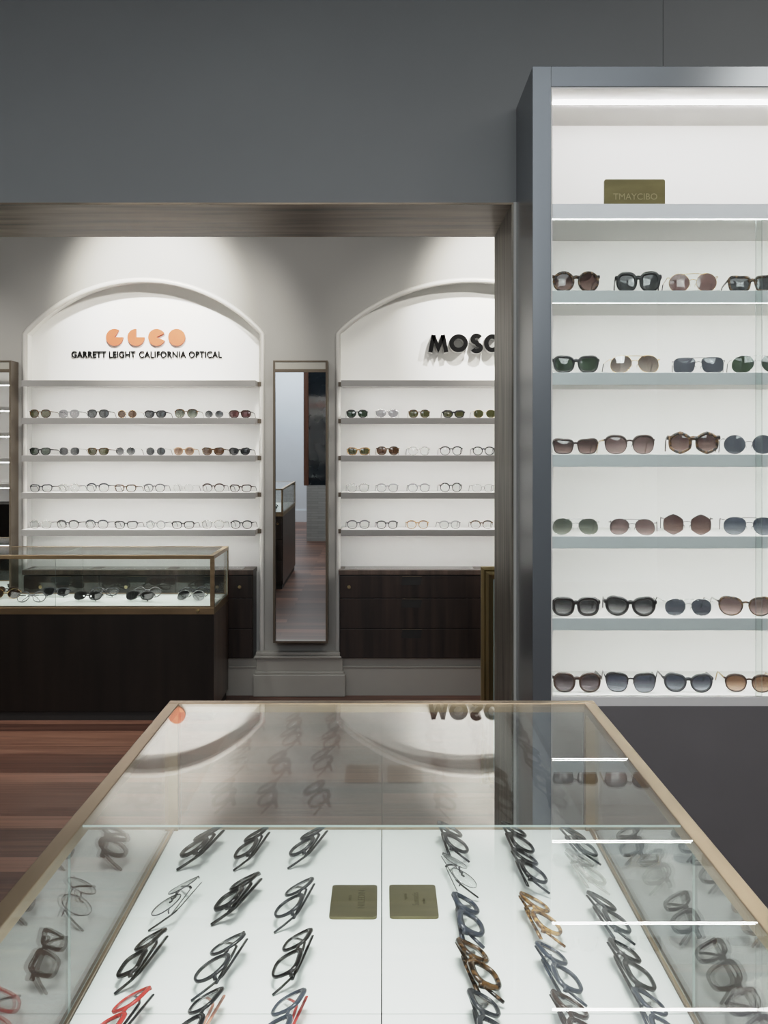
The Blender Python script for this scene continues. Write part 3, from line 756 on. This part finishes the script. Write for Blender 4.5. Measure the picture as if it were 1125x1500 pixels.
def rest_height(root, R):
    lo = 9
    for o in [c for c in root.children] + [g for c in root.children for g in c.children]:
        mw = R @ (o.parent.matrix_basis if o.parent is not root else Matrix.Identity(4)) @ o.matrix_basis
        for v in o.data.vertices: lo = min(lo, (mw @ v.co).z)
    return lo

# --- rows of the tall grey cabinet: (px left, px right, shape, style, frame, lens, words, yaw deg, ratio, temple)
UROWS = [
 [(809, 879, 'round', 'bold', 'tort', 'l_browng', 'round oversized brown-tinted sunglasses', 0, .96, None), (903, 967, 'butter', 'chunky', 'black', 'l_grey', 'thick black oversized grey-lens sunglasses', -11, .98, None),
  (980, 1050, 'round', 'double', 'goldw', 'l_rose', 'round rose-lens gold wire sunglasses', -8, .93, None), (1068, 1137, 'rect', 'bold', 'tort', 'l_grey', 'flat-topped tortoise sunglasses', -10, .72, 'gunmetal')],
 [(810, 878, 'wayf', 'bold', 'black', 'l_green', 'square black green-lens sunglasses', -2, .80, None), (894, 966, 'avi', 'double', 'goldw', 'l_mirr', 'bronze mirrored aviator sunglasses', -3, .92, None),
  (988, 1058, 'navig', 'double', 'gunmetal', 'l_blue', 'squared navigator sunglasses with double bar', -16, .80, 'black'), (1074, 1146, 'avi', 'double', 'silver', 'l_green', 'green-lens aviator sunglasses', -14, .90, 'black')],
 [(810, 876, 'rect', 'slim', 'brownac', 'l_browng', 'dark narrow cat-eye brown sunglasses', -2, .72, None), (886, 959, 'butter', 'brow', 'brownac', 'l_pinkg', 'half-rimmed pink-brown sunglasses', -3, .84, 'goldw'),
  (980, 1052, 'hex', 'chunky', 'tort', 'l_browng', 'chunky faceted tortoise brown sunglasses', -13, .92, None), (1062, 1132, 'round', 'wire', 'gunmetal', 'l_blue', 'round slate-lens wire sunglasses', -14, .92, None)],
 [(809, 877, 'avi', 'double', 'silver', 'l_greeng', 'pale green gradient aviator sunglasses', -4, .92, None), (894, 958, 'avi', 'double', 'gunmetal', 'l_pinkg', 'pink-brown gradient aviator sunglasses', -16, .90, 'black'),
  (972, 1041, 'hex', 'wire', 'gunmetal', 'l_browng', 'faceted wire brown-lens sunglasses', -14, .98, None), (1062, 1134, 'drop', 'double', 'gunmetal', 'l_blueg', 'dark gradient teardrop sunglasses', -15, .88, 'black')],
 [(808, 879, 'square', 'chunky', 'black', 'l_greyg', 'thick square black grey-lens sunglasses', -2, .80, None), (887, 960, 'cat', 'chunky', 'black', 'l_greyg', 'thick black cat-eye sunglasses', -10, .78, None),
  (974, 1043, 'drop', 'double', 'silver', 'l_blue', 'rim-light blue-grey aviator sunglasses', -4, .92, None), (1054, 1131, 'cat', 'slim', 'tort', 'l_pinkg', 'tortoise cat-eye pink-lens sunglasses', -8, .78, 'silver')],
 [(810, 881, 'butter', 'bold', 'brownac', 'l_purpg', 'square dark plum gradient sunglasses', -2, .88, None), (888, 960, 'wayf', 'brow', 'black', 'l_blueg', 'black-browed blue gradient sunglasses', -8, .86, None),
  (973, 1044, 'cat', 'bold', 'charcoal', 'l_blueg', 'dark butterfly blue gradient sunglasses', -6, .82, None), (1063, 1132, 'panto', 'slim', 'brownac', 'l_champ', 'small brown panto sunglasses', -8, .84, 'goldw')]]
ROWN = ['top', 'second', 'third', 'fourth', 'fifth', 'lowest']
Yg2 = 2.932
for r, row in enumerate(UROWS):
    for k, (pa_, pb_, sh, st, fm, lm, wd, yaw, ratio, tmp) in enumerate(row):
        W = (pb_ - pa_) * Yg2 / F * 1.01 / math.cos(math.radians(yaw))
        e = eyewear(sh, st, fm, lm, W, '%s, %s from left, %s row of grey cabinet' % (wd, ORD[k], ROWN[r]), 'sunglasses in the grey cabinet', tmp, ratio)
        x = ((pa_ + pb_) / 2 - CX) * Yg2 / F
        e.rotation_euler = (0, 0, math.radians(yaw)); e.location = (x, Yg2, UZ[r + 1] + .0004)

# --- arch rows
NL = [
 [(42, 75, 'panto', 'slim', 'tort', 'l_olive', 'olive-lens tortoise sunglasses'), (85, 117, 'panto', 'slim', 'greyclear', 'l_pale', 'pale grey translucent sunglasses'), (127, 160, 'panto', 'slim', 'black', 'l_grey', 'grey panto sunglasses'), (171, 201, 'round', 'wire', 'goldw', 'l_brown', 'round amber gold-wire sunglasses'),
  (211, 244, 'wayf', 'acetate', 'black', 'l_grey', 'square black sunglasses'), (255, 290, 'panto', 'brow', 'tort', 'l_greeng', 'tortoise-browed olive gradient sunglasses'), (299, 328, 'round', 'wire', 'silver', 'l_greyg', 'round wire gradient sunglasses'), (335, 368, 'square', 'slim', 'brownac', 'l_wine', 'square wine-red sunglasses')],
 [(42, 75, 'wayf', 'acetate', 'black', 'l_green', 'black deep-green sunglasses'), (86, 117, 'butter', 'wire', 'gunmetal', 'l_grey', 'angular smoke wire sunglasses'), (127, 160, 'wayf', 'slim', 'tort', 'l_olive', 'olive square sunglasses'), (168, 199, 'round', 'wire', 'silver', 'l_greyg', 'round smoky gradient sunglasses'),
  (213, 243, 'round', 'wire', 'gunmetal', 'l_grey', 'small round slate sunglasses'), (254, 285, 'panto', 'slim', 'champ', 'l_champ', 'champagne translucent sunglasses'), (295, 329, 'wayf', 'acetate', 'tort', 'l_brown', 'tortoise brown sunglasses'), (335, 367, 'cat', 'acetate', 'black', 'l_black', 'black cat-eye sunglasses')],
 [(43, 77, 'wayf', 'slim', 'charcoal', 'l_clear', 'charcoal square glasses'), (85, 117, 'panto', 'slim', 'clear', 'l_clear', 'nearly invisible crystal glasses'), (126, 160, 'panto', 'brow', 'charcoal', 'l_clear', 'thin grey-browed glasses'), (167, 200, 'wayf', 'slim', 'tort', 'l_clear', 'dark tortoise glasses'),
  (210, 242, 'panto', 'slim', 'gunmetal', 'l_clear', 'thin gunmetal panto glasses'), (253, 284, 'round', 'wire', 'silver', 'l_clear', 'round silver wire glasses'), (296, 329, 'panto', 'brow', 'brownac', 'l_clear', 'brown-browed panto glasses'), (336, 369, 'wayf', 'slim', 'brownac', 'l_clear', 'brown square glasses')],
 [(42, 76, 'panto', 'slim', 'clear', 'l_clear', 'crystal glasses with dark temples'), (82, 116, 'panto', 'brow', 'black', 'l_clear', 'black-browed panto glasses'), (124, 159, 'panto', 'brow', 'charcoal', 'l_clear', 'grey-browed glasses'), (167, 202, 'wayf', 'slim', 'black', 'l_clear', 'black squared glasses'),
  (213, 243, 'round', 'slim', 'greyclear', 'l_clear', 'round smoke-grey glasses'), (251, 285, 'wayf', 'slim', 'black', 'l_clear', 'fine black square glasses'), (295, 329, 'panto', 'slim', 'clear', 'l_clear', 'transparent panto glasses'), (337, 370, 'panto', 'slim', 'black', 'l_clear', 'black panto glasses')]]
NR = [
 [(507, 539, 'panto', 'slim', 'black', 'l_green', 'black green-lens sunglasses'), (550, 584, 'panto', 'slim', 'silver', 'l_pale', 'pale grey silver sunglasses'), (598, 630, 'panto', 'slim', 'tort', 'l_olive', 'olive gunmetal sunglasses'), (648, 681, 'wayf', 'thick', 'black', 'l_olive', 'chunky black sunglasses'), (693, 727, 'panto', 'wire', 'goldw', 'l_olive', 'gold-rimmed olive sunglasses')],
 [(508, 542, 'wayf', 'acetate', 'tort_lt', 'l_olive', 'honey tortoise green sunglasses'), (551, 585, 'panto', 'acetate', 'tort', 'l_brown', 'tortoise brown panto sunglasses'), (597, 630, 'panto', 'slim', 'clear', 'l_clear', 'nearly invisible crystal glasses'), (644, 678, 'panto', 'slim', 'black', 'l_clear', 'thin black panto glasses'), (692, 725, 'panto', 'acetate', 'black', 'l_clear', 'bold black panto glasses')],
 [(508, 541, 'panto', 'slim', 'clear', 'l_clear', 'crystal glasses with grey temples'), (551, 584, 'panto', 'slim', 'greyclear', 'l_clear', 'smoke translucent glasses'), (597, 630, 'panto', 'slim', 'greyclear', 'l_clear', 'pale grey translucent glasses'), (644, 677, 'round', 'slim', 'black', 'l_clear', 'round black glasses'), (691, 724, 'panto', 'wire', 'gunmetal', 'l_clear', 'fine gunmetal wire glasses')],
 [(508, 542, 'panto', 'slim', 'gunmetal', 'l_clear', 'thin grey panto glasses'), (551, 583, 'panto', 'slim', 'black', 'l_clear', 'dark panto glasses'), (595, 628, 'panto', 'slim', 'tort_lt', 'l_clear', 'honey tortoise glasses'), (643, 675, 'panto', 'slim', 'greyclear', 'l_clear', 'clear grey panto glasses'), (689, 722, 'panto', 'brow', 'tort', 'l_clear', 'tortoise-browed glasses')]]
Yn_ = 6.0
for side, rows in (('orange-sign', NL), ('black-letter', NR)):
    for r, row in enumerate(rows):
        for k, (pa_, pb_, sh, st, fm, lm, wd) in enumerate(row):
            yaw = (-4 if side == 'orange-sign' else 2) + random.uniform(-3, 3)
            W = (pb_ - pa_) * Yn_ / F * 1.0
            tmp = 'gunmetal' if fm in ('clear', 'greyclear') else None
            e = eyewear(sh, st, fm, lm, W, '%s, %s from left, %s eyewear shelf, %s arch' % (wd, ORD[k], ('top', 'second', 'third', 'bottom')[r], side), 'eyewear in the %s arch' % side, tmp, {'panto': .84, 'round': .92}.get(sh))
            e.rotation_euler = (0, 0, math.radians(yaw)); e.location = (((pa_ + pb_) / 2 - CX) * Yn_ / F, Yn_, ZSH[r + 1] + .0004)

# --- pairs lying folded in the front case: (px, py, shape, style, frame, lens, words)
def lay(e, x, y, z, side, lean, yaw):
    """folded pair leaning back on its temples; side -1 faces left, +1 faces right, 0 faces the camera"""
    rz = {-1: -PI / 2, 1: PI / 2, 0: 0}[side] + math.radians(yaw)
    R = Matrix.Rotation(rz, 4, 'Z') @ Matrix.Rotation(-math.radians(lean), 4, 'X')
    lo = rest_height(e, R)
    e.rotation_euler = R.to_euler(); e.location = (0, 0, 0)
    off = R @ Vector((0, .004, .018))
    e.location = (x - off.x, y - off.y, z - lo + .0003)
CL = [[(289, 1240, 'round', 'thick', 'black', 'thick round black glasses'), (366, 1240, 'square', 'acetate', 'black', 'square black glasses'), (447, 1238, 'panto', 'acetate', 'charcoal', 'charcoal panto glasses')],
      [(252, 1320, 'round', 'wire', 'gunmetal', 'round gunmetal wire glasses'), (344, 1313, 'square', 'thick', 'black', 'bold square black glasses'), (427, 1322, 'panto', 'slim', 'charcoal', 'slim charcoal glasses')],
      [(207, 1402, 'rect', 'acetate', 'black', 'narrow black glasses'), (316, 1411, 'round', 'slim', 'charcoal', 'round olive-black glasses'), (426, 1403, 'square', 'slim', 'black', 'slim square black glasses')],
      [(172, 1496, 'square', 'slim', 'red', 'red and black glasses'), (286, 1498, 'wayf', 'slim', 'black', 'black glasses with peach temples'), (410, 1500, 'square', 'slim', 'navy', 'navy glasses with red temples')]]
CR = [[(667, 1233, 'panto', 'acetate', 'charcoal', 'charcoal glasses with paper tag'), (762, 1233, 'panto', 'acetate', 'black', 'black panto glasses with tag'), (850, 1237, 'square', 'acetate', 'charcoal', 'dark grey square glasses')],
      [(675, 1281, 'panto', 'rimless', 'gunmetal', 'rimless glasses with dark tips'), (779, 1275, 'panto', 'acetate', 'black', 'glossy black panto glasses'), (862, 1277, 'panto', 'acetate', 'clear', 'crystal clear glasses')],
      [(688, 1347, 'wayf', 'thick', 'navy', 'thick slate blue glasses'), (796, 1346, 'panto', 'acetate', 'tort_lt', 'honey tortoise glasses'), (894, 1343, 'wayf', 'acetate', 'charcoal', 'charcoal broad-browed glasses')],
      [(704, 1420, 'square', 'thick', 'tort', 'dark tortoise glasses'), (821, 1424, 'wayf', 'acetate', 'navy', 'slate grey glasses'), (928, 1420, 'square', 'acetate', 'black', 'squared black glasses')],
      [(718, 1502, 'wayf', 'acetate', 'charcoal', 'charcoal glasses cut by the frame'), (852, 1506, 'panto', 'acetate', 'brownac', 'brown glasses cut by the frame'), (966, 1500, 'wayf', 'slim', 'navy', 'blue-grey glasses cut by the frame')]]
def tag_on(e, x):
    bm = bmesh.new(); box(bm, x - .006, x + .006, .0165, .0168, .012, .022); sweep(bm, [(x, .0135, .030), (x, .0166, .021)], .0003, .0003, (1, 0, 0), n=4)
    me = bpy.data.meshes.new('price_tag'); bm.to_mesh(me); bm.free(); me.materials.append(M['tag']); link('price_tag', me, e)
for side, rows in ((-1, CL), (1, CR)):
    for r, row in enumerate(rows):
        for k, (px, py, sh, st, fm, wd) in enumerate(row):
            p = deck(px, py, ZD + .015)
            tmp = {'red and black glasses': 'black', 'black glasses with peach temples': 'pink', 'navy glasses with red temples': 'red'}.get(wd)
            e = eyewear(sh, st, fm, 'l_clear', .124, '%s, %s from left, %s row, %s half of case' % (wd, ORD[k], 'nearest' if r == len(rows) - 1 else ('farthest', 'second', 'third', 'fourth')[r], 'left' if side < 0 else 'right'), 'folded glasses in the front case', tmp, folded=True, brf=.14)
            if 'tag' in wd or (st == 'thick' and r): tag_on(e, .03)
            lay(e, p.x, p.y, ZD, side, 62, (-10 if side < 0 else 5) + random.uniform(-4, 4))

# --- pairs in the long counter
CT = [(45, 882, 'round', 'slim', 'gunmetal', 'l_clear', 'clear round grey glasses', 'front'), (128, 881, 'wayf', 'acetate', 'black', 'l_black', 'black sunglasses', 'front'), (204, 881, 'wayf', 'thick', 'black', 'l_black', 'glossy black sunglasses', 'front'), (279, 880, 'avi', 'wire', 'silver', 'l_greyg', 'grey aviator sunglasses', 'front'),
      (8, 877, 'round', 'wire', 'goldw', 'l_brown', 'gold brown-lens sunglasses', 'middle'), (92, 870, 'wayf', 'acetate', 'charcoal', 'l_grey', 'dark square sunglasses', 'rear'), (162, 869.5, 'wayf', 'acetate', 'charcoal', 'l_clear', 'clear-lens charcoal glasses', 'rear'), (224, 869, 'round', 'slim', 'gunmetal', 'l_clear', 'round gunmetal glasses', 'rear'), (292, 869, 'round', 'slim', 'charcoal', 'l_clear', 'fine charcoal round glasses', 'rear'),
      (20, 870, 'avi', 'acetate', 'brownac', 'l_brown', 'large brown sunglasses', 'rear')]
for i, (px, py, sh, st, fm, lm, wd, rw) in enumerate(CT):
    p = deck(px, py, ZD2)
    e = eyewear(sh, st, fm, lm, .165, '%s in the %s row under the long counter glass%s' % (wd, rw, ''), 'eyewear in the long counter', folded=True)
    lay(e, p.x, min(5.83, max(p.y, 5.54)), ZD2, 0, 40, random.uniform(-12, 14))
for i, (x, y) in enumerate(((-1.20, 1.80), (-1.12, 1.70), (-1.22, 1.56), (-1.13, 1.45))):
    e = eyewear('square', 'acetate', 'black', 'l_clear', .134, 'black folded glasses inside the case seen in the mirror', 'glasses in the mirrored case', folded=True)
    lay(e, x, y, ZD, 0, 35, 180 + 10 * i)

# ------------------------------------------------------------------ lights
def spot(loc, target, power, angle, blend=.6, size=.04, col=(1, .96, .9)):
    d = bpy.data.lights.new('spot', 'SPOT'); d.energy = power; d.spot_size = math.radians(angle); d.spot_blend = blend; d.shadow_soft_size = size; d.color = col
    o = bpy.data.objects.new('spot_light', d); COL.objects.link(o); o.location = loc
    o.rotation_euler = (Vector(target) - Vector(loc)).to_track_quat('-Z', 'Y').to_euler()
def area(loc, target, power, sx, sy, col=(1, 1, 1)):
    d = bpy.data.lights.new('area', 'AREA'); d.shape = 'RECTANGLE'; d.size = sx; d.size_y = sy; d.energy = power; d.color = col
    o = bpy.data.objects.new('area_light', d); COL.objects.link(o); o.location = loc
    o.rotation_euler = (Vector(target) - Vector(loc)).to_track_quat('-Z', 'Y').to_euler()
for x in (-1.37, .74): spot((x, 4.75, 3.16), (x, 6.12, 2.36), 330, 46, .9)
for x in (-1.41, .54): spot((x + .95, 4.3, 2.98), (x + .05, 6.19, 1.78), 155, 54, .7)
spot((-2.9, 4.9, 3.15), (-2.9, 6.06, 1.5), 70, 70)
area((-.9, 4.6, 3.18), (-.9, 4.6, 0), 34, 3.0, 1.0, (1, .97, .93))
area((-.4, -.2, 3.18), (-.4, -.2, 0), 95, 3.4, 3.4, (.93, .97, 1))
area((-1.2, -3.8, 3.18), (-1.2, -3.8, 0), 150, 3.4, 2.6, (.92, .96, 1))
spot((1.75, 1.3, 3.1), (1.45, 3.0, 2.3), 45, 75, 1.0, .25)
for x in (-.22, .22):
    for y in (.95, 1.5): spot((x, y, 3.15), (x * .8, y, .75), 140, 33, .6, .35, (1, .99, .96))  # added beams over the front case to brighten its white trays
spot((-1.6, 4.3, 3.1), (-1.7, 5.7, .6), 110, 42, .6, .05)
spot((-1.5, 4.0, 3.12), (-1.35, 5.0, 0), 190, 44, .9, .2)
area((.3, -1.5, 2.6), (.7, 2.9, 1.6), 30, 1.2, .9, (.95, .98, 1))  # added fill behind the camera, brightens the grey cabinet's shelf edges

# ------------------------------------------------------------------ world, camera, colour
w = bpy.data.worlds.new('world'); S.world = w; w.use_nodes = True
w.node_tree.nodes['Background'].inputs[0].default_value = (.5, .55, .6, 1); w.node_tree.nodes['Background'].inputs[1].default_value = .1
cd = bpy.data.cameras.new('camera'); cam = bpy.data.objects.new('camera', cd); COL.objects.link(cam)
cam.location = (0, 0, H); cam.rotation_euler = (PI / 2, 0, 0)
cd.sensor_fit = 'AUTO'; cd.sensor_width = 36; cd.lens = F * 36 / 1500
cd.shift_x = (562.5 - CX) / 1500; cd.shift_y = -(750 - CY) / 1500; cd.clip_start = .02; cd.clip_end = 50
S.camera = cam
S.cycles.transparent_max_bounces = 40; S.cycles.max_bounces = 14; S.cycles.glossy_bounces = 8; S.cycles.diffuse_bounces = 5
S.cycles.sample_clamp_indirect = 6.0
S.cycles.caustics_reflective = False; S.cycles.caustics_refractive = False
vs = S.view_settings; vs.view_transform = 'Standard'; vs.look = 'None'; vs.exposure = 0.0; vs.gamma = 1.0
vs.use_curve_mapping = True
cm = vs.curve_mapping; cm.white_level = (4, 4, 4); cm.extend = 'HORIZONTAL'
cv = cm.curves[3]
cv.points[0].location = (0, 0); cv.points[1].location = (1, .95)
for x, y in ((.008, .026), (.03, .112), (.075, .275), (.125, .43), (.2, .60), (.3, .72), (.5, .81), (.7, .86)): cv.points.new(x, y)
cm.update()
